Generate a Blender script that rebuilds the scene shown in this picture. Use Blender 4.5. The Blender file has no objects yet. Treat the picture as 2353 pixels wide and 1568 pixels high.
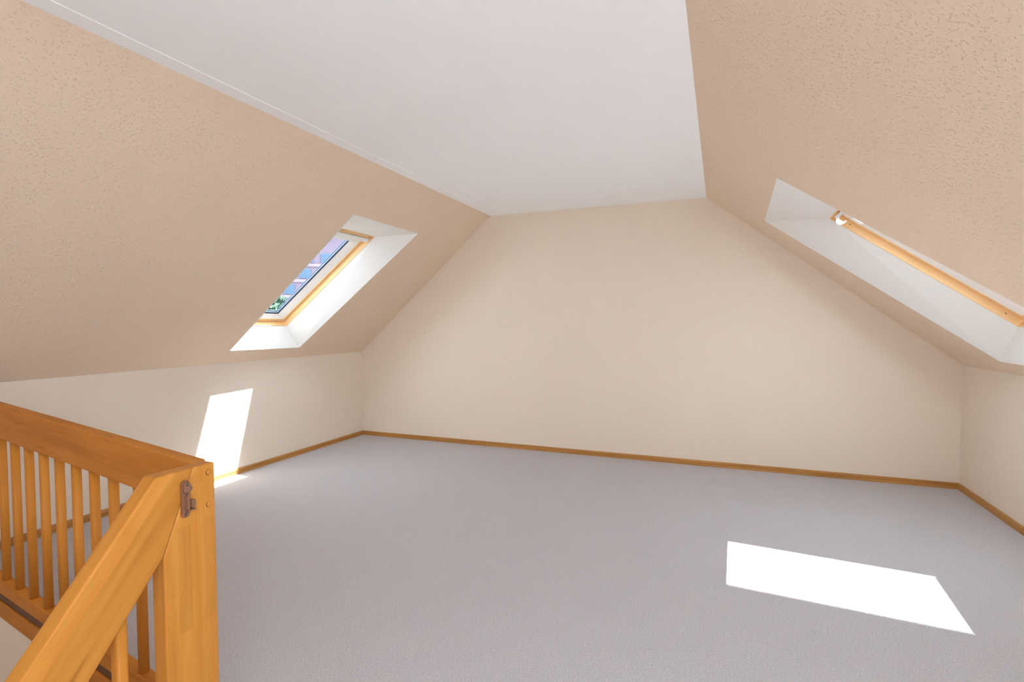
import bpy, bmesh, math, random
from mathutils import Vector, Matrix

sc = bpy.context.scene
col = sc.collection
V = Vector

# ------------------------------------------------------------------ camera
F_PX, YAW, PITCH, ROLL = 1200.686, 0.378148, -0.0362456, -0.0038867
CAM = V((4.14541, -5.35054, 1.4))
fw = V((-math.sin(YAW) * math.cos(PITCH), math.cos(YAW) * math.cos(PITCH), math.sin(PITCH)))
rt = V((math.cos(YAW), math.sin(YAW), 0.0))
up = rt.cross(fw)
r2 = math.cos(ROLL) * rt + math.sin(ROLL) * up
u2 = -math.sin(ROLL) * rt + math.cos(ROLL) * up
cam = bpy.data.objects.new("camera", bpy.data.cameras.new("camera"))
col.objects.link(cam)
M = Matrix.Identity(4)
for i, c in enumerate((r2, u2, -fw)):
    for j in range(3):
        M[j][i] = c[j]
M.translation = CAM
cam.matrix_world = M
cam.data.sensor_width = 36.0
cam.data.lens = F_PX / 2353.0 * 36.0
cam.data.clip_start = 0.05
cam.data.clip_end = 500.0
sc.camera = cam

# ------------------------------------------------------------------ world, sun, daylight, exposure
world = bpy.data.worlds.new("sky")
sc.world = world
world.use_nodes = True
bgn = world.node_tree.nodes["Background"]
bgn.inputs[0].default_value = (0.735, 0.87, 1.0, 1.0)
bgn.inputs[1].default_value = 9.6

SUN_DIR = V((-0.345, -0.24, -1.0)).normalized()
sun = bpy.data.objects.new("sun", bpy.data.lights.new("sun", "SUN"))
sun.data.energy = 36.0
sun.data.angle = math.radians(0.5)
sun.data.color = (0.97, 0.98, 0.98)
sun.rotation_euler = SUN_DIR.to_track_quat('-Z', 'Y').to_euler()
sun.location = (8, 4, 12)
col.objects.link(sun)

# sky portals at the three glazed openings (they only guide the sampling of the sky, they give no light)
def portal(name, loc, d, sx, sy):
    l = bpy.data.lights.new(name, "AREA")
    l.shape = 'RECTANGLE'; l.size = sx; l.size_y = sy
    l.cycles.is_portal = True
    o = bpy.data.objects.new(name, l)
    o.location = loc
    o.rotation_euler = V(d).to_track_quat('-Z', 'Y').to_euler()
    col.objects.link(o)
portal("sky_portal_added_skylight", (5.40, -6.25, 1.95), (-0.6147, 0, -0.7887), 1.6, 3.3)  # over the unseen skylight added to brighten the room
portal("sky_portal_right_skylight", (5.395, -1.72, 1.888), (-0.6147, 0, -0.7887), 1.45, 1.5)
portal("sky_portal_left_skylight", (0.48, -1.62, 1.90), (0.6573, 0, -0.7536), 1.45, 1.1)

vs = sc.view_settings
vs.view_transform = 'Standard'
vs.look = 'None'
vs.exposure = 0.36
vs.gamma = 1.0
vs.use_curve_mapping = False
sc.cycles.max_bounces = 16
sc.cycles.diffuse_bounces = 12
sc.cycles.transparent_max_bounces = 16
sc.cycles.use_denoising = True
sc.cycles.sample_clamp_indirect = 8.0

# ------------------------------------------------------------------ room numbers (metres)
W, HL, HR, H, A_, B_ = 6.00576, 1.0375, 1.02953, 2.57964, 1.76797, 4.01688
HB, TB = 0.0512, 0.0145
YF = -8.4                       # wall behind the camera
ZL = -2.6                       # storey below

# ------------------------------------------------------------------ materials
def newmat(name):
    m = bpy.data.materials.new(name)
    m.use_nodes = True
    nt = m.node_tree
    b = nt.nodes["Principled BSDF"]
    return m, nt, b

def nd(nt, kind, **kw):
    n = nt.nodes.new(kind)
    for k, v in kw.items():
        setattr(n, k, v)
    return n

def coords(nt, scale=(1, 1, 1)):
    tc = nd(nt, 'ShaderNodeTexCoord')
    mp = nd(nt, 'ShaderNodeMapping')
    mp.inputs['Scale'].default_value = scale
    nt.links.new(tc.outputs['Object'], mp.inputs['Vector'])
    return mp.outputs[0]

def noise(nt, vec, scale, detail=3.0, rough=0.5):
    n = nd(nt, 'ShaderNodeTexNoise')
    n.inputs['Scale'].default_value = scale
    n.inputs['Detail'].default_value = detail
    n.inputs['Roughness'].default_value = rough
    nt.links.new(vec, n.inputs['Vector'])
    return n.outputs[0]

def ramp(nt, fac, stops):
    r = nd(nt, 'ShaderNodeValToRGB')
    el = r.color_ramp.elements
    while len(el) < len(stops):
        el.new(0.5)
    for e, (p, c) in zip(el, stops):
        e.position = p
        e.color = (*c, 1) if len(c) == 3 else c
    nt.links.new(fac, r.inputs[0])
    return r.outputs[0]

def mixc(nt, fac, a, b, mode='MIX'):
    m = nd(nt, 'ShaderNodeMix', data_type='RGBA', blend_type=mode)
    def put(s, v):
        if isinstance(v, (int, float)):
            s.default_value = v
        elif isinstance(v, tuple):
            s.default_value = (*v, 1)
        else:
            nt.links.new(v, s)
    put(m.inputs[0], fac); put(m.inputs[6], a); put(m.inputs[7], b)
    return m.outputs[2]

def bump(nt, b, h, strength, dist):
    n = nd(nt, 'ShaderNodeBump')
    n.inputs['Strength'].default_value = strength
    n.inputs['Distance'].default_value = dist
    nt.links.new(h, n.inputs['Height'])
    nt.links.new(n.outputs[0], b.inputs['Normal'])

def math_n(nt, op, a, b):
    n = nd(nt, 'ShaderNodeMath', operation=op)
    for s, v in zip(n.inputs, (a, b)):
        if isinstance(v, (int, float)):
            s.default_value = v
        else:
            nt.links.new(v, s)
    return n.outputs[0]

def plaster(name, c, pits, strength, dist=0.004):
    m, nt, b = newmat(name)
    v = coords(nt)
    big = noise(nt, v, 2.2, 3)
    c2 = tuple(x * 0.965 for x in c)
    nt.links.new(mixc(nt, big, c2, c), b.inputs['Base Color'])
    b.inputs['Roughness'].default_value = 0.85
    b.inputs['Specular IOR Level'].default_value = 0.25
    fine = noise(nt, v, 120, 4, 0.6)
    pn = noise(nt, v, 88, 2, 0.5)
    pit = ramp(nt, pn, [(0.29, (0, 0, 0)), (0.40, (1, 1, 1))])
    h = math_n(nt, 'ADD', math_n(nt, 'MULTIPLY', pit, pits), fine)
    bump(nt, b, h, strength, dist)
    return m

WALLC = (0.775, 0.685, 0.582)
M_WALL = plaster("cream_plaster", WALLC, 0.5, 0.12)
M_SLOPE = plaster("cream_roughcast", (0.78, 0.632, 0.486), 2.4, 0.42)
M_CEIL = plaster("ceiling_paint", (0.93, 0.95, 0.965), 0.2, 0.06)
M_CEILBAND = plaster("ceiling_edge_paint", (0.95, 0.965, 0.98), 0.0, 0.03)
M_LINING = plaster("white_lining_paint", (0.80, 0.785, 0.755), 0.2, 0.08)

def carpet():
    m, nt, b = newmat("grey_carpet")
    v = coords(nt)
    f = noise(nt, v, 150, 4, 0.7)
    c = ramp(nt, f, [(0.32, (0.43, 0.40, 0.415)), (0.66, (0.69, 0.66, 0.68))])
    bg = noise(nt, v, 1.6, 2)
    c = mixc(nt, mixc(nt, bg, (0.0, 0.0, 0.0), (0.35, 0.35, 0.35)), c, (0.58, 0.54, 0.54))
    nt.links.new(c, b.inputs['Base Color'])
    b.inputs['Roughness'].default_value = 1.0
    b.inputs['Specular IOR Level'].default_value = 0.05
    b.inputs['Sheen Weight'].default_value = 0.15
    f2 = noise(nt, v, 330, 2, 0.6)
    bump(nt, b, math_n(nt, 'ADD', f, f2), 0.9, 0.005)
    return m
M_CARPET = carpet()

def wood(name, c_lo, c_mid, c_hi, lamella=None, streak=0.35, rough=0.42, grain=1.0, spec=0.16):
    m, nt, b = newmat(name)
    v = coords(nt)
    oi = nd(nt, 'ShaderNodeObjectInfo')
    off = nd(nt, 'ShaderNodeVectorMath', operation='ADD')
    sc_ = nd(nt, 'ShaderNodeVectorMath', operation='SCALE')
    sc_.inputs['Scale'].default_value = 3.0
    cmb = nd(nt, 'ShaderNodeCombineXYZ')
    for i in range(3):
        nt.links.new(oi.outputs['Random'], cmb.inputs[i])
    nt.links.new(cmb.outputs[0], sc_.inputs[0])
    nt.links.new(v, off.inputs[0]); nt.links.new(sc_.outputs[0], off.inputs[1])
    vec = off.outputs[0]
    st = nd(nt, 'ShaderNodeMapping')
    st.inputs['Scale'].default_value = (1.6, 26 * grain, 26 * grain)
    nt.links.new(vec, st.inputs['Vector'])
    g = noise(nt, st.outputs[0], 1.0, 5, 0.6)
    base = ramp(nt, g, [(0.28, c_lo), (0.5, c_mid), (0.74, c_hi)])
    if lamella:
        br = nd(nt, 'ShaderNodeTexBrick')
        br.offset = 0.37; br.squash = 1.0
        br.inputs['Scale'].default_value = 1.0
        br.inputs['Mortar Size'].default_value = 0.0
        br.inputs['Brick Width'].default_value = lamella[0]
        br.inputs['Row Height'].default_value = lamella[1]
        br.inputs['Color1'].default_value = (0.90, 0.89, 0.88, 1)
        br.inputs['Color2'].default_value = (1.06, 1.07, 1.08, 1)
        nt.links.new(v, br.inputs['Vector'])
        base = mixc(nt, 0.85, base, br.outputs[0], 'MULTIPLY')
    st2 = nd(nt, 'ShaderNodeMapping')
    st2.inputs['Scale'].default_value = (2.6, 34, 34)
    nt.links.new(vec, st2.inputs['Vector'])
    s = noise(nt, st2.outputs[0], 1.0, 2, 0.5)
    sm = ramp(nt, s, [(0.66, (0, 0, 0)), (0.74, (streak,) * 3)])
    base = mixc(nt, sm, base, tuple(x * 0.45 for x in c_lo))
    nt.links.new(base, b.inputs['Base Color'])
    b.inputs['Roughness'].default_value = rough
    b.inputs['Specular IOR Level'].default_value = spec
    bump(nt, b, g, 0.08, 0.002)
    return m

M_BEECH = wood("varnished_beech", (0.42, 0.155, 0.022), (0.515, 0.205, 0.034), (0.585, 0.255, 0.050), lamella=(0.33, 0.043))
M_BEECHR = wood("varnished_beech_rail", (0.42, 0.142, 0.019), (0.53, 0.195, 0.028), (0.60, 0.235, 0.040), lamella=(0.6, 0.08), streak=0.75, grain=0.6, rough=0.5, spec=0.12)
M_BALUS = wood("varnished_beech_baluster", (0.47, 0.17, 0.022), (0.54, 0.205, 0.030), (0.60, 0.24, 0.042), streak=0.1)
M_SKIRT = wood("skirting_wood", (0.36, 0.165, 0.045), (0.44, 0.215, 0.065), (0.52, 0.265, 0.09), streak=0.15)
M_PINE = wood("window_pine", (0.74, 0.46, 0.20), (0.80, 0.53, 0.26), (0.85, 0.60, 0.33), streak=0.12)
M_DARKW = wood("dark_gap_wood", (0.10, 0.042, 0.018), (0.13, 0.055, 0.024), (0.16, 0.07, 0.03), streak=0.1)  # dark tone for plug joints and for the shade under the bottom rail

def flat(name, c, rough=0.5, spec=0.4, metal=0.0, var=0.04, scale=30):
    m, nt, b = newmat(name)
    n = noise(nt, coords(nt), scale, 2)
    lo = tuple(x * (1 - var) for x in c); hi = tuple(min(1, x * (1 + var)) for x in c)
    nt.links.new(mixc(nt, n, lo, hi), b.inputs['Base Color'])
    b.inputs['Roughness'].default_value = rough
    b.inputs['Specular IOR Level'].default_value = spec
    b.inputs['Metallic'].default_value = metal
    return m
M_WHITE = flat("white_sash_paint", (0.93, 0.94, 0.94), 0.35)
M_BLIND = flat("pale_grey_blind_metal", (0.86, 0.87, 0.83), 0.4)
M_SEAL = flat("dark_seal_rubber", (0.035, 0.06, 0.12), 0.4)
M_CATCH = flat("brown_plastic", (0.20, 0.085, 0.045), 0.3, 0.5, var=0.15, scale=120)
M_SCREW = flat("dull_steel_screw", (0.16, 0.10, 0.06), 0.35, 0.5, 0.4)
M_ALU = flat("alu_flashing", (0.25, 0.25, 0.26), 0.5)
M_FACADE = flat("lilac_render", (0.098, 0.074, 0.093), 0.9, 0.1, var=0.12, scale=0.5)
M_BAND = flat("pale_facade_band", (0.135, 0.105, 0.120), 0.9, 0.1, var=0.08, scale=0.6)
M_WINB = flat("bluish_window_glass", (0.022, 0.046, 0.076), 0.25, 0.3, var=0.35, scale=0.9)
M_WINF = flat("far_window_frame", (0.05, 0.08, 0.12), 0.6, 0.2)
M_LEAF = flat("tree_leaves", (0.020, 0.045, 0.024), 0.7, 0.2, var=0.5, scale=1.2)
M_BARK = flat("tree_bark", (0.10, 0.075, 0.06), 0.9, 0.1, var=0.3, scale=6)
M_GROUND = flat("outside_paving", (0.22, 0.22, 0.21), 0.9, 0.1, var=0.2, scale=0.3)
M_ROOF = flat("far_roof_tiles", (0.20, 0.10, 0.08), 0.9, 0.1, var=0.2, scale=2)

def glassmat():
    m = bpy.data.materials.new("window_glass")
    m.use_nodes = True
    nt = m.node_tree
    nt.nodes.remove(nt.nodes["Principled BSDF"])
    out = nt.nodes["Material Output"]
    t = nd(nt, 'ShaderNodeBsdfTransparent')
    t.inputs[0].default_value = (0.93, 0.97, 0.98, 1)
    g = nd(nt, 'ShaderNodeBsdfGlossy')
    g.inputs['Roughness'].default_value = 0.02
    mx = nd(nt, 'ShaderNodeMixShader')
    mx.inputs[0].default_value = 0.05
    nt.links.new(t.outputs[0], mx.inputs[1]); nt.links.new(g.outputs[0], mx.inputs[2])
    nt.links.new(mx.outputs[0], out.inputs[0])
    return m
M_GLASS = glassmat()

# ------------------------------------------------------------------ object helpers
def link(name, me, mat, parent=None, mw=None, kind=None):
    o = bpy.data.objects.new(name, me)
    col.objects.link(o)
    if mat and not me.materials:
        me.materials.append(mat)
    if parent is not None:
        o.parent = parent
        o.matrix_parent_inverse = Matrix.Translation(parent.location).inverted()
    if mw is not None:
        o.matrix_basis = mw
    if kind:
        o["kind"] = kind
    return o

def pyd(name, verts, faces, mat, parent=None, mw=None, kind=None, smooth=False):
    me = bpy.data.meshes.new(name)
    me.from_pydata([tuple(v) for v in verts], [], faces)
    bm = bmesh.new(); bm.from_mesh(me)
    bmesh.ops.recalc_face_normals(bm, faces=bm.faces[:])
    bm.to_mesh(me); bm.free()
    if smooth:
        for p in me.polygons:
            p.use_smooth = True
    return link(name, me, mat, parent, mw, kind)

def prism_mesh(name, poly, z0, z1, bev=0.0, seg=2):
    """polygon in local XY extruded along local Z, edges rounded"""
    bm = bmesh.new()
    vs_ = [bm.verts.new((x, y, z0)) for x, y in poly]
    f = bm.faces.new(vs_)
    r = bmesh.ops.extrude_face_region(bm, geom=[f])
    for e in r['geom']:
        if isinstance(e, bmesh.types.BMVert):
            e.co.z = z1
    bmesh.ops.recalc_face_normals(bm, faces=bm.faces[:])
    if bev:
        bmesh.ops.bevel(bm, geom=bm.edges[:], offset=bev, segments=seg, affect='EDGES', profile=0.5)
    me = bpy.data.meshes.new(name)
    bm.to_mesh(me); bm.free()
    return me

def box_mesh(name, sx, sy, sz, bev=0.0, seg=2):
    """box from the origin: x 0..sx, y 0..sy, z 0..sz"""
    return prism_mesh(name, [(0, 0), (sx, 0), (sx, sy), (0, sy)], 0, sz, bev, seg)

def axes(o, x, y, z):
    m = Matrix.Identity(4)
    for i, c in enumerate((x, y, z)):
        for j in range(3):
            m[j][i] = c[j]
    m.translation = o
    return m

def empty(name, loc, label=None, cat=None, group=None, kind=None):
    o = bpy.data.objects.new(name, None)
    col.objects.link(o)
    o.location = loc
    o.empty_display_size = 0.1
    if label: o["label"] = label
    if cat: o["category"] = cat
    if group: o["group"] = group
    if kind: o["kind"] = kind
    return o

def say(o, label, cat=None):
    o["label"] = label
    if cat: o["category"] = cat
    return o

# ------------------------------------------------------------------ stairwell outline and rail line
DV = V((-0.9914, 0.1235, 0.0454)).normalized()      # line of the far balustrade
DH = V((DV.x, DV.y, 0)).normalized()
NB = V((0.1235, 0.9914, 0)).normalized()            # horizontal, away from the stairwell
XN = 2.624                                          # stair-side face of newel
RT = 0.95                                           # top of newel
SF = V((2.552, -4.174, RT))                         # front top edge of far rail at the newel
def line_y(x, off=0.0):                             # y of the far rail front line at x
    return SF.y + (x - SF.x) * DH.y / DH.x + off
YS0 = -6.7                                          # lower end of stairwell opening
XS1 = 2.60
# ------------------------------------------------------------------ floor with stairwell opening
yA, yB = line_y(0.0, 0.02), line_y(XS1, 0.02)
fl = [(0, yA, 0), (XS1, yB, 0), (XS1, 0.0, 0), (0, 0.0, 0),
      (W, 0.0, 0), (W, yB, 0), (W, YS0, 0), (XS1, YS0, 0), (W, YF, 0), (XS1, YF, 0), (0, YF, 0), (0, YS0, 0)]
ff = [(0, 1, 2, 3), (2, 4, 5, 1), (1, 5, 6, 7), (7, 6, 8, 9), (11, 7, 9, 10)]
fl2 = [(x, y, -0.22) for x, y, z in fl]
n0 = len(fl)
floor = pyd("floor", fl + fl2, ff + [tuple(i + n0 for i in reversed(f)) for f in ff]
            + [(0, 1, 1 + n0, n0), (1, 7, 7 + n0, 1 + n0), (7, 11, 11 + n0, 7 + n0)], M_CARPET, kind="structure")
say(floor, "pale grey lilac cut pile carpet across the attic floor")
pyd("floor_lower", [(-0.1, YF, ZL), (W, YF, ZL), (W, -3.6, ZL), (-0.1, -3.6, ZL)], [(0, 1, 2, 3)], M_CARPET, kind="structure")

# ------------------------------------------------------------------ walls
wl = [(0, 0.0, 0), (0, YF, 0), (0, YF, HL), (0, 0.0, HL)]
o = pyd("wall_left", wl + [(-0.12, y, z) for x, y, z in wl], [(0, 1, 2, 3), (4, 5, 6, 7), (0, 3, 7, 4), (1, 2, 6, 5), (0, 1, 5, 4), (2, 3, 7, 6)], M_WALL, kind="structure")
say(o, "low cream plastered knee wall under the skylight with the street view")
wr = [(W, 0.0, 0), (W, YF, 0), (W, YF, HR), (W, 0.0, HR)]
o = pyd("wall_right", wr + [(W + 0.12, y, z) for x, y, z in wr], [(0, 1, 2, 3), (4, 5, 6, 7), (0, 3, 7, 4), (1, 2, 6, 5), (0, 1, 5, 4), (2, 3, 7, 6)], M_WALL, kind="structure")
gab = [(0, 0), (W, 0), (W, HR), (B_, H), (A_, H), (0, HL)]
o = pyd("wall_back", [(x, 0.0, z) for x, z in gab] + [(x, 0.14, z) for x, z in gab],
        [(0, 1, 2, 3, 4, 5), tuple(range(6, 12))] + [(i, (i + 1) % 6, (i + 1) % 6 + 6, i + 6) for i in range(6)], M_WALL, kind="structure")
say(o, "broad cream plastered gable end wall")
# gable behind the camera
fv = [(0, 0), (W, 0), (W, HR), (B_, H), (A_, H), (0, HL)]
pyd("wall_front", [(x, YF, z) for x, z in fv] + [(x, YF - 0.14, z) for x, z in fv],
    [(0, 1, 2, 3, 4, 5), tuple(range(6, 12))] + [(i, (i + 1) % 6, (i + 1) % 6 + 6, i + 6) for i in range(6)], M_WALL, kind="structure")

# stairwell walls below the floor
e1 = line_y(-0.1, 0.02); e2 = line_y(XS1, 0.02)
o = pyd("wall_stairwell_back", [(0.0, line_y(0.0, 0.010), -0.002), (XS1 - 0.05, line_y(XS1 - 0.05, 0.010), -0.002), (XS1 - 0.05, line_y(XS1 - 0.05, 0.010), ZL), (0.0, line_y(0.0, 0.010), ZL)], [(0, 1, 2, 3)], M_WALL, kind="structure")
say(o, "plastered stairwell wall below the wooden floor edge trim")
pyd("wall_stairwell_left", [(0, e1, 0), (0, YS0, 0), (0, YS0, ZL), (0, e1, ZL)], [(0, 1, 2, 3)], M_WALL, kind="structure")
pyd("wall_stairwell_front", [(0, YS0, -0.2), (XS1, YS0, -0.2), (XS1, YS0, ZL), (0, YS0, ZL)], [(0, 1, 2, 3)], M_WALL, kind="structure")
pyd("wall_stairwell_right", [(XS1, e2, -0.2), (XS1, YS0, -0.2), (XS1, YS0, ZL), (XS1, e2, ZL)], [(0, 1, 2, 3)], M_WALL, kind="structure")

# ------------------------------------------------------------------ sloped ceilings with skylight openings
class Slope:
    def __init__(s, o, t):
        s.o = V(o); s.U = (V(t) - V(o)).normalized(); s.len = (V(t) - V(o)).length
        s.N = V((-s.U.z, 0, s.U.x))
        if s.N.z < 0: s.N = -s.N
    def P(s, u, y, n=0.0):
        p = s.o + s.U * u + s.N * n
        return V((p.x, y, p.z))
SL = Slope((0, 0, HL), (A_, 0, H))
SR = Slope((W, 0, HR), (B_, 0, H))

# quads in (u, y): lower far-from-gable, lower near-gable, upper near-gable, upper far-from-gable
L_OPEN = [(0.182, -1.992), (0.165, -1.162), (1.868, -0.925), (1.873, -1.887)]
L_FRAME = [(0.300, -1.985), (0.290, -1.300), (1.582, -1.154), (1.590, -1.945)]
L_GLASS = [(0.420, -1.905), (0.412, -1.450), (1.455, -1.338), (1.460, -1.862)]
R_OPEN = [(0.125, -2.372), (0.155, -0.918), (1.935, -0.583), (1.973, -1.886)]
R_FRAME = [(0.300, -2.300), (0.319, -1.194), (1.575, -1.014), (1.590, -1.960)]
R_GLASS = [(0.515, -2.105), (0.478, -1.530), (1.535, -1.283), (1.550, -1.872)]

def slope_slab(name, S, hole, hole2, d, mat, y0=YF, y1=0.0):
    u0, u1 = 0.0, S.len
    outer = [(u0, y0), (u0, y1), (u1, y1), (u1, y0)]
    vv = [S.P(u, y, 0) for u, y in outer] + [S.P(u, y, 0) for u, y in hole] \
       + [S.P(u, y, d) for u, y in outer] + [S.P(u, y, d) for u, y in hole2]
    fc = []
    for i in range(4):
        j = (i + 1) % 4
        fc += [(i, j, 4 + j, 4 + i), (8 + i, 8 + j, 12 + j, 12 + i), (i, j, 8 + j, 8 + i)]
    return pyd(name, vv, fc, mat, kind="structure")
DL, DR = 0.19, 0.17
o = slope_slab("ceiling_slope_left", SL, L_OPEN, L_FRAME, DL, M_SLOPE)
say(o, "sloping cream ceiling around the skylight with the street view")
YM = -4.45
R3_OPEN = [(0.28, -7.85), (0.28, -4.65), (1.82, -4.65), (1.82, -7.85)]  # opening for an extra unseen skylight, put in for more daylight
R3_FRAME = [(0.33, -7.80), (0.33, -4.70), (1.77, -4.70), (1.77, -7.80)]
R3_GLASS = [(0.43, -7.70), (0.43, -4.80), (1.67, -4.80), (1.67, -7.70)]
slope_slab("ceiling_slope_front", SR, R3_OPEN, R3_FRAME, DR, M_SLOPE, YF, YM)
o = slope_slab("ceiling_slope_right", SR, R_OPEN, R_FRAME, DR, M_SLOPE, YM, 0.0)
say(o, "sloping cream rough plaster ceiling around the skylight cut by the picture edge")

o = pyd("ceiling", [(A_, 0, H), (B_, 0, H), (B_, YF, H), (A_, YF, H), (A_, 0, H + 0.15), (B_, 0, H + 0.15), (B_, YF, H + 0.15), (A_, YF, H + 0.15)],
        [(0, 1, 2, 3), (4, 5, 6, 7), (0, 1, 5, 4), (2, 3, 7, 6), (0, 3, 7, 4), (1, 2, 6, 5)], M_CEIL, kind="structure")
say(o, "flat white ceiling between the two slopes")
# flat cover strip along the edge of the ceiling
o = pyd("trim_1", [(A_ + 0.003, -0.001, H + .001), (A_ + 0.105, -0.001, H + .001), (A_ + 0.105, YF, H + .001), (A_ + 0.003, YF, H + .001),
         (A_ + 0.006, -0.001, H - 0.0015), (A_ + 0.103, -0.001, H - 0.003), (A_ + 0.103, YF, H - 0.003), (A_ + 0.006, YF, H - 0.0015)],
        [(0, 1, 2, 3), (4, 5, 6, 7), (0, 1, 5, 4), (2, 3, 7, 6), (0, 3, 7, 4), (1, 2, 6, 5)], M_CEILBAND, kind="structure")
say(o, "narrow white band along the edge of the ceiling")

# ------------------------------------------------------------------ baseboards
def baseboard(name, a, b, inward, ca, cb):
    """profile swept from a to b, mitred by ca/cb along the inward direction"""
    a, b, n = V(a), V(b), V(inward)
    prof = [(0, 0), (TB, 0), (TB, HB * 0.36), (TB * 0.80, HB * 0.42), (TB * 0.80, HB * 0.50), (TB, HB * 0.56), (TB * 0.9, HB * 0.86), (TB * 0.45, HB), (0, HB)]
    d = (b - a).normalized()
    L = (b - a).length
    vv = []
    for end, c in ((0, ca), (L, cb)):
        for t, z in prof:
            vv.append((end + c * t, t, z))
    k = len(prof)
    fc = [tuple(range(k)), tuple(range(k, 2 * k))] + [(i, (i + 1) % k, (i + 1) % k + k, i + k) for i in range(k)]
    return pyd(name, vv, fc, M_SKIRT, mw=axes(a, d, n, V((0, 0, 1))), kind="structure")
baseboard("baseboard_left", (0, 0, 0), (0, line_y(0, 0.06), 0), (1, 0, 0), 1, 0)
baseboard("baseboard_back", (0, 0, 0), (W, 0, 0), (0, -1, 0), 1, -1)
baseboard("baseboard_right", (W, 0, 0), (W, YF, 0), (-1, 0, 0), 1, 0)

# ------------------------------------------------------------------ skylights
def shrink(q, d):
    """offset a quad inwards in the (u, y) plane"""
    n = len(q); out = []
    cx = sum(p[0] for p in q) / n; cy = sum(p[1] for p in q) / n
    lines = []
    for i in range(n):
        p, r = V((*q[i], 0)), V((*q[(i + 1) % n], 0))
        t = (r - p).normalized(); nn = V((-t.y, t.x, 0))
        if nn.dot(V((cx, cy, 0)) - p) < 0: nn = -nn
        lines.append((p + nn * d, t))
    for i in range(n):
        p, t = lines[i - 1]; r, s = lines[i]
        den = t.x * s.y - t.y * s.x
        k = ((r.x - p.x) * s.y - (r.y - p.y) * s.x) / den
        x = p + t * k
        out.append((x.x, x.y))
    return out

def ring(name, S, qa, qb, n0, n1, mat, parent, qb1=None, qa1=None):
    """closed ring between outer quad qa and inner quad qb from depth n0 to n1"""
    qb1 = qb1 or qb; qa1 = qa1 or qa
    vv = [S.P(u, y, n0) for u, y in qa] + [S.P(u, y, n0) for u, y in qb] + [S.P(u, y, n1) for u, y in qa1] + [S.P(u, y, n1) for u, y in qb1]
    fc = []
    for i in range(4):
        j = (i + 1) % 4
        fc += [(i, j, 4 + j, 4 + i), (8 + i, 8 + j, 12 + j, 12 + i), (i, j, 8 + j, 8 + i), (4 + i, 4 + j, 12 + j, 12 + i)]
    return pyd(name, vv, fc, mat, parent)

def bars(name, S, qa, qb, n0, n1, mat, parent):
    """the same ring as four mitred bars, each with its own grain along its length"""
    res = []
    for i in range(4):
        j = (i + 1) % 4
        P = [S.P(*qa[i], n0), S.P(*qa[j], n0), S.P(*qb[j], n0), S.P(*qb[i], n0),
             S.P(*qa[i], n1), S.P(*qa[j], n1), S.P(*qb[j], n1), S.P(*qb[i], n1)]
        x = (P[1] - P[0]).normalized(); z = S.N; y = z.cross(x).normalized(); x = y.cross(z)
        mw = axes(P[0], x, y, z); inv = mw.inverted()
        vv = [inv @ p for p in P]
        res.append(pyd(name, vv, [(0, 1, 2, 3), (4, 5, 6, 7), (0, 1, 5, 4), (1, 2, 6, 5), (2, 3, 7, 6), (3, 0, 4, 7)], mat, parent, mw))
    return res

def bevel_ring(name, S, qa, qb, na, nb, n1, mat, parent):
    """ring whose room face slopes from the outer quad at depth na to the inner quad at depth nb"""
    vv = [S.P(u, y, na) for u, y in qa] + [S.P(u, y, nb) for u, y in qb] + [S.P(u, y, n1) for u, y in qa] + [S.P(u, y, n1) for u, y in qb]
    fc = []
    for i in range(4):
        j = (i + 1) % 4
        fc += [(i, j, 4 + j, 4 + i), (8 + i, 8 + j, 12 + j, 12 + i), (i, j, 8 + j, 8 + i), (4 + i, 4 + j, 12 + j, 12 + i)]
    return pyd(name, vv, fc, mat, parent)

def skylight(num, S, op, fr, gl, d, dg, label, sash_w=0.045):
    root = empty("window_%d" % num, S.P(op[0][0], (op[0][1] + op[1][1]) / 2, 0), kind="structure")
    root["label"] = label
    # plastered lining boards of the reveal
    for i in range(4):
        j = (i + 1) % 4
        inner = [S.P(*op[i], 0), S.P(*op[j], 0), S.P(*fr[j], d), S.P(*fr[i], d)]
        c = sum(inner, V()) / 4
        nn = (inner[1] - inner[0]).cross(inner[3] - inner[0]).normalized()
        mid = S.P(sum(p[0] for p in op) / 4, sum(p[1] for p in op) / 4, d / 2)
        if nn.dot(mid - c) > 0: nn = -nn
        vv = inner + [p + nn * 0.012 for p in inner]
        pyd("lining_board", vv, [(0, 1, 2, 3), (4, 5, 6, 7), (0, 1, 5, 4), (1, 2, 6, 5), (2, 3, 7, 6), (3, 0, 4, 7)], M_LINING, root)
    # fixed pine frame, a fine shadow gap, then the sash
    f1 = shrink(fr, 0.006)
    bars("frame_bar", S, shrink(fr, -0.02), f1, d - 0.001, dg + 0.05, M_PINE, root)
    s0, s1 = shrink(fr, 0.013), shrink(fr, sash_w)
    bars("sash_bar", S, s0, s1, d + 0.046, dg + 0.035, M_PINE, root)
    g0 = shrink(gl, -0.020)
    bevel_ring("sash_liner", S, s1, g0, d + 0.052, dg - 0.003, dg + 0.020, M_WHITE, root)
    bevel_ring("glazing_spacer", S, shrink(gl, 0.004), shrink(gl, 0.012), dg + 0.010, dg + 0.010, dg + 0.016, M_SEAL, root)
    bevel_ring("glazing_seal", S, g0, gl, dg - 0.004, dg - 0.002, dg + 0.006, M_SEAL, root)
    pn = pyd("pane", [S.P(u, y, dg) for u, y in shrink(gl, -0.004)], [(0, 1, 2, 3)], M_GLASS, root)
    # outer flashing on the roof
    ring("flashing", S, shrink(fr, -0.06), shrink(fr, -0.015), d + 0.002, dg + 0.055, M_ALU, root)
    return root

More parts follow.
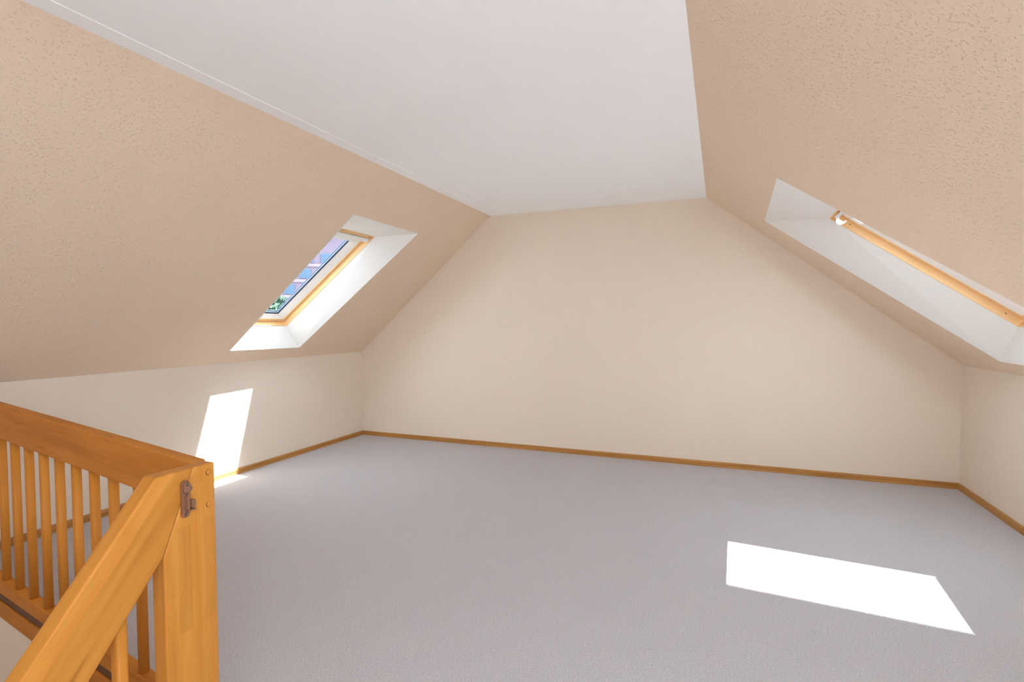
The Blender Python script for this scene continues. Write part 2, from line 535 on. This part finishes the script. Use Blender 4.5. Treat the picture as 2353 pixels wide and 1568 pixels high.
w1 = skylight(1, SL, L_OPEN, L_FRAME, L_GLASS, DL, 0.262,
              "roof window with pine frame showing a lilac apartment block")
w2 = skylight(2, SR, R_OPEN, R_FRAME, R_GLASS, DR, 0.240,
              "long roof window with pine frame seen at a grazing angle")

w3 = skylight(3, SR, R3_OPEN, R3_FRAME, R3_GLASS, DR, 0.240, "added unseen long roof window beside the viewpoint for extra daylight")  # extra skylight out of view, added to raise the room's brightness

def bar_box(name, S, u0, u1, y0, y1, n0, n1, mat, parent, dy=0.0, bev=0.004):
    """a small rounded bar lying across a skylight (dy skews it with the frame)"""
    a, b = S.P(u0, y0, n0), S.P(u0 + dy, y1, n0)
    x = (b - a).normalized(); z = S.N; y = z.cross(x).normalized()
    if y.dot(S.U) < 0:
        a, b = b, a; x = -x; y = z.cross(x).normalized()
    me = box_mesh(name, (b - a).length, u1 - u0, n1 - n0, bev)
    return link(name, me, mat, parent, axes(a, x, y, z))
# slim blind casing and its hem across the head of window_1
bar_box("blind_casing", SL, 1.492, 1.535, -1.90, -1.180, 0.195, 0.232, M_BLIND, w1)
bar_box("blind_hem", SL, 1.452, 1.482, -1.895, -1.260, 0.215, 0.236, M_BLIND, w1)
bar_box("vent_bar", SL, 1.546, 1.572, -1.935, -1.200, 0.200, 0.240, M_PINE, w1)

# blind casing end in window_2
bar_box("blind_casing", SR, 1.535, 1.560, -1.93, -1.075, 0.176, 0.206, M_BLIND, w2)
def bracket(S, parent):
    prof = []
    for i in range(9):
        a = math.pi * i / 8
        prof.append((0.035 * math.cos(a), 0.052 * math.sin(a)))
    prof += [(-0.024, 0.0), (-0.014, 0.016), (0.014, 0.016), (0.024, 0.0)]
    me = prism_mesh("blind_bracket", prof, 0, 0.03, 0.002)
    a = S.P(1.512, -1.072, 0.196)
    return link("blind_bracket", me, M_WHITE, parent, axes(a, S.U, -S.N, V((0, 1, 0)) * -1))
bracket(SR, w2)
bar_box("blind_guide", SR, 1.400, 1.475, -1.235, -1.175, 0.195, 0.212, M_WHITE, w2)
for u, y in ((1.445, -1.035), (0.415, -1.182)):
    p = SR.P(u, y, 0.200)
    me = bpy.data.meshes.new("frame_screw")
    bm = bmesh.new()
    bmesh.ops.create_cone(bm, cap_ends=True, segments=12, radius1=0.0045, radius2=0.0035, depth=0.004)
    bm.to_mesh(me); bm.free()
    link("frame_screw", me, M_SCREW, w2, axes(V((p.x, y - 0.0075, p.z)), V((1, 0, 0)), V((0, 0, 1)), V((0, -1, 0))))

# ------------------------------------------------------------------ stair balustrade
bal = empty("stair_balustrade", (XN - 0.03, -4.23, 0.0),
            "varnished beech stair balustrade with newel, sloping handrail and square balusters", "balustrade")
TH = 0.057
Z1 = V((1, 0, 0))
# newel: local X = up (grain), Y = world y
def yz_board(name, pts, grain, th, x_face, mat, bev=0.006):
    """pts in world (y, z); board lies in a plane of constant x, its face at x_face"""
    g = V((0, grain[0], grain[1])).normalized()
    yv = Z1.cross(g).normalized()
    o_ = V((x_face - th, pts[0][0], pts[0][1]))
    mw = axes(o_, g, yv, Z1)
    inv = mw.inverted()
    loc = [inv @ V((x_face - th, y, z)) for y, z in pts]
    me = prism_mesh(name, [(p.x, p.y) for p in loc], 0, th, bev, 3)
    return link(name, me, mat, bal, mw)
NT = (-4.217, RT); NE = (-4.317, 0.707)
newel = yz_board("newel_post", [(-4.317, -0.42), (-4.144, -0.42), (-4.144, RT), NT, NE], (0, 1), TH, XN, M_BEECH)
sl = V((0, -0.643, -0.766)).normalized()           # down the stair, 50 degrees
sl = V((0, -math.cos(math.radians(50)), -math.sin(math.radians(50))))
A0 = (-4.333, RT)
LR = 2.1
hand = yz_board("handrail", [NT, A0, (A0[0] + sl.y * LR, A0[1] + sl.z * LR), (NE[0] + sl.y * LR, NE[1] + sl.z * LR), NE],
                (sl.y, sl.z), TH, XN, M_BEECH)

# far rail etc: local X along DV, local Y = in-face width (up), Z = away from stairwell
UPB = NB.cross(DV).normalized()
if UPB.z < 0: UPB = -UPB
ZB = DV.cross(UPB).normalized()
THB = 0.047
LEN = 2.57
def rail(name, top, bot, th, back, mat, bev=0.005, L=LEN, start=0.0):
    a = SF + V((0, 0, bot)) + NB * back + DV * start
    if ZB.dot(NB) > 0:
        me = box_mesh(name, L, top - bot, th, bev)
        return link(name, me, mat, bal, axes(a, DV, UPB, ZB))
    me = box_mesh(name, L, top - bot, th, bev)
    return link(name, me, mat, bal, axes(a + NB * th, DV, UPB, ZB))
rail("top_rail", 0.0, -0.157, THB, 0.0, M_BEECHR)
rail("bottom_rail", -0.8495, -0.9130, THB, 0.0, M_BEECHR)
rail("gap_shade_strip", -0.9125, -0.985, THB - 0.008, 0.004, M_DARKW, 0.001)  # dark strip filling the gap under the bottom rail to imitate its shade
tr = rail("floor_edge_board", -0.9490, -1.0260, 0.030, -0.003, M_BEECHR, 0.003)

# balusters: rounded square section
def baluster_mesh(name, half, L):
    sec = []
    r = half * 0.62
    for cx, cy, a0 in ((1, 1, 0), (-1, 1, 90), (-1, -1, 180), (1, -1, 270)):
        for k in range(4):
            a = math.radians(a0 + k * 30)
            sec.append(((half - r) * cx + r * math.cos(a), (half - r) * cy + r * math.sin(a)))
    vv = [(0, a, b) for a, b in sec] + [(L, a, b) for a, b in sec]
    k = len(sec)
    me = bpy.data.meshes.new(name)
    me.from_pydata(vv, [], [tuple(range(k)), tuple(range(2 * k - 1, k - 1, -1))] + [(i, i + k, (i + 1) % k + k, (i + 1) % k) for i in range(k)])
    bm = bmesh.new(); bm.from_mesh(me)
    bmesh.ops.recalc_face_normals(bm, faces=bm.faces[:]); bm.to_mesh(me); bm.free()
    for p in me.polygons:
        p.use_smooth = len(p.vertices) == 4
    return me
bm_far = baluster_mesh("baluster", 0.0155, 0.72)
ss = [0.20, 0.372] + [0.552 + 0.1487 * k for k in range(0, 14)]
for s in ss:
    if s > LEN - 0.04: break
    b_ = SF + NB * (THB / 2) + DV * s
    link("baluster", bm_far, M_BALUS, bal, axes(b_ + V((0, 0, -0.862)), V((0, 0, 1)), DH, V((0, 0, 1)).cross(DH)))
# balusters under the sloping handrail
bm_near = baluster_mesh("baluster_stair", 0.0165, 0.86)
for k in range(9):
    y = -4.430 - 0.125 * k
    zt = NE[1] + (NE[0] - y) * math.tan(math.radians(-50)) + 0.03
    link("baluster", bm_near, M_BALUS, bal, axes(V((XN - TH / 2, y, zt - 0.86)), V((0, 0, 1)), V((0, 1, 0)), V((-1, 0, 0))))
# closed stair string below the handrail
yz_board("stair_string", [(-4.15, -0.02), (-4.317, -0.06), (-4.317 + sl.y * LR, -0.06 + sl.z * LR), (-4.317 + sl.y * LR, -0.40 + sl.z * LR), (-4.15, -0.42)],
         (sl.y, sl.z), 0.045, XN - 0.006, M_BEECH, 0.004)

# wooden plugs in the newel
def disc(name, r, h, mat, mw, parent, seg=20, dome=0.55):
    vv = []; fc = []
    rings = [(r, 0), (r, h * 0.5), (r * 0.85, h * 0.9), (r * 0.45, h)]
    for rr, z in rings:
        for i in range(seg):
            a = 2 * math.pi * i / seg
            vv.append((rr * math.cos(a), rr * math.sin(a), z))
    for k in range(len(rings) - 1):
        for i in range(seg):
            j = (i + 1) % seg
            fc.append((k * seg + i, k * seg + j, (k + 1) * seg + j, (k + 1) * seg + i))
    fc.append(tuple(range((len(rings) - 1) * seg, len(rings) * seg)))
    return pyd(name, vv, fc, mat, parent, mw, smooth=True)
for y, z in ((-4.166, 0.922), (-4.167, 0.820)):
    disc("plug_hole", 0.0098, 0.0012, M_DARKW, axes(V((XN - 0.0005, y - 0.0006, z - 0.0006)), V((0, 1, 0)), V((0, 0, 1)), V((1, 0, 0))), bal)
    disc("plug", 0.0088, 0.0055, M_BEECH, axes(V((XN - 0.0005, y, z)), V((0, 1, 0)), V((0, 0, 1)), V((1, 0, 0))), bal)

# brown plastic safety gate catch screwed to the newel: local X = up, Y = world y, Z = out of the face
CM = lambda y, z, o=0.0: axes(V((XN + o, y, z)), V((0, 1, 0)), V((0, 0, 1)), V((1, 0, 0)))
yc = -4.2505
def stadium(w, z0, z1, n=8):
    r = w / 2
    pts = []
    for i in range(n + 1):
        a = math.pi * i / n
        pts.append((r * math.cos(a), z1 - r + r * math.sin(a)))
    for i in range(n + 1):
        a = math.pi + math.pi * i / n
        pts.append((r * math.cos(a), z0 + r + r * math.sin(a)))
    return pts
me = prism_mesh("gate_catch", stadium(0.024, -0.058, 0.058), -0.001, 0.009, 0.002)
catch = link("gate_catch", me, M_CATCH, bal, CM(yc, 0.862))
catch["label"] = "brown plastic safety gate catch screwed to the newel"
def sub(name, me, mw, mat=M_CATCH):
    o = bpy.data.objects.new(name, me); col.objects.link(o)
    me.materials.append(mat)
    o.parent = catch
    o.matrix_parent_inverse = (Matrix.Translation(bal.location) @ (Matrix.Translation(bal.location).inverted() @ CM(yc, 0.862))).inverted()
    o.matrix_basis = mw
    return o
sub("catch_head", prism_mesh("catch_head", [(-0.011, 0), (0.004, -0.006), (0.017, 0.004), (0.016, 0.012), (0.004, 0.030), (-0.004, 0.034), (-0.011, 0.026)], 0.0, 0.013, 0.003), CM(yc, 0.885, 0.006))
sub("catch_rib", prism_mesh("catch_rib", [(-0.001, -0.028), (0.009, -0.030), (0.009, 0.024), (0.004, 0.030), (-0.001, 0.020)], 0.0, 0.010, 0.002), CM(yc, 0.852, 0.007))
sub("catch_lug", box_mesh("catch_lug", 0.013, 0.026, 0.019, 0.003), CM(yc + 0.010, 0.832, 0.003))
sub("catch_shelf", box_mesh("catch_shelf", 0.026, 0.004, 0.021, 0.0015), CM(yc - 0.004, 0.826, 0.004))
for z in (0.909, 0.8145):
    b_ = bmesh.new()
    bmesh.ops.create_cone(b_, cap_ends=True, segments=16, radius1=0.006, radius2=0.0045, depth=0.004)
    me = bpy.data.meshes.new("screw_head"); b_.to_mesh(me); b_.free()
    sub("screw_head", me, CM(yc, z, 0.0105 if z < 0.9 else 0.0205), M_SCREW)

# ------------------------------------------------------------------ staircase below (descends out of view)
stc = empty("staircase", (2.1, -5.0, ZL), "steep beech staircase going down beside the sloping handrail", "staircase")
tread = box_mesh("tread", 1.00, 0.24, 0.04, 0.005)
for k in range(12):
    z = -0.24 - 0.195 * k
    y = -4.46 - 0.164 * k
    link("tread", tread, M_BEECH, stc, Matrix.Translation((1.555, y - 0.20, z)))

# ------------------------------------------------------------------ outside: street, apartment block, trees
GZ = -9.0
pyd("ground_outside", [(-140, -40, GZ), (60, -40, GZ), (60, 140, GZ), (-140, 140, GZ)], [(0, 1, 2, 3)], M_GROUND, kind="structure")
dirh = V((-0.735, 0.79, 0)).normalized()
bc = V((CAM.x, CAM.y, 0)) + dirh * 105.0
bx = V((dirh.y, -dirh.x, 0))          # to the right in view
bldg = empty("street_apartment_building", (bc.x, bc.y, GZ), "lilac apartment block with rows of blue windows outside the skylight", "building")
def bmat(lx, lz, lo=0.0):
    return axes(bc + bx * lx + dirh * -lo + V((0, 0, lz)), bx, V((0, 0, 1)), -dirh)
link("facade", box_mesh("facade", 34, 27.5, 0.4), M_FACADE, bldg, bmat(-17, GZ, 0) @ Matrix.Translation((0, 0, -0.4)))
link("block_body", box_mesh("block_body", 34, 27.5, 10), M_FACADE, bldg, bmat(-17, GZ, -10.5))
link("roof", box_mesh("roof", 35, 0.8, 12), M_ROOF, bldg, bmat(-17.5, GZ + 27.5, -11.0))
winm = box_mesh("window", 1.95, 1.75, 0.12)
panm = box_mesh("pane", 0.86, 1.5, 0.04)
bandm = box_mesh("floor_band", 34, 0.55, 0.10)
balm = box_mesh("balcony_front", 1.5, 0.9, 1.1, 0.03)
FH = 2.95
for rr in range(8):
    z0 = GZ + 1.0 + rr * FH
    link("floor_band", bandm, M_BAND, bldg, bmat(-17, z0 - 0.75, 0.10))
    for cc in range(9):
        lx = -14.6 + cc * 3.3 + (0.5 if rr % 2 else 0)
        wv = link("window", winm, M_WINF, bldg, bmat(lx, z0, 0.06))
        for k in range(2):
            o = bpy.data.objects.new("pane", panm); col.objects.link(o)
            if not panm.materials: panm.materials.append(M_WINB)
            o.parent = wv
            o.matrix_basis = Matrix.Translation((0.08 + k * 0.93, 0.12, 0.11))

def tree(loc, h, r, seed, label):
    rnd = random.Random(seed)
    t = empty("leafy_tree", loc, label, "tree")
    seg = 8
    vv = []; fc = []
    for k in range(5):
        z = h * 0.75 * k / 4; rr = 0.22 * (1 - 0.18 * k)
        for i in range(seg):
            a = 2 * math.pi * i / seg
            vv.append((loc[0] + rr * math.cos(a), loc[1] + rr * math.sin(a), loc[2] + z))
    for k in range(4):
        for i in range(seg):
            j = (i + 1) % seg
            fc.append((k * seg + i, k * seg + j, (k + 1) * seg + j, (k + 1) * seg + i))
    pyd("trunk", vv, fc, M_BARK, t)
    vv = []; fc = []
    c = V((loc[0], loc[1], loc[2] + h * 0.68))
    blobs = [(c + V((rnd.uniform(-.55, .55) * r, rnd.uniform(-.55, .55) * r, rnd.uniform(-.7, .75) * r)), r * rnd.uniform(.45, .7)) for _ in range(9)]
    for _ in range(2600):
        bc_, br_ = rnd.choice(blobs)
        d = V((rnd.gauss(0, 1), rnd.gauss(0, 1), rnd.gauss(0, 1))).normalized()
        p = bc_ + d * br_ * rnd.uniform(.7, 1.05)
        a = V((rnd.gauss(0, 1), rnd.gauss(0, 1), rnd.gauss(0, 1))).normalized() * rnd.uniform(.12, .26)
        b = a.cross(d).normalized() * a.length * .6
        i = len(vv)
        vv += [p - a, p + b, p + a, p - b]
        fc.append((i, i + 1, i + 2, i + 3))
    me = bpy.data.meshes.new("crown")
    me.from_pydata([tuple(v) for v in vv], [], fc)
    link("crown", me, M_LEAF, t, kind="stuff")
def ground_at(px, dist):
    d = fw + r2 * ((px - 1176.5) / F_PX)
    d = V((d.x, d.y, 0)).normalized()
    p = V((CAM.x, CAM.y, 0)) + d * dist
    return (p.x, p.y, GZ)
tree(ground_at(630, 62), 16.0, 2.5, 1, "green leafy tree at the foot of the skylight view")
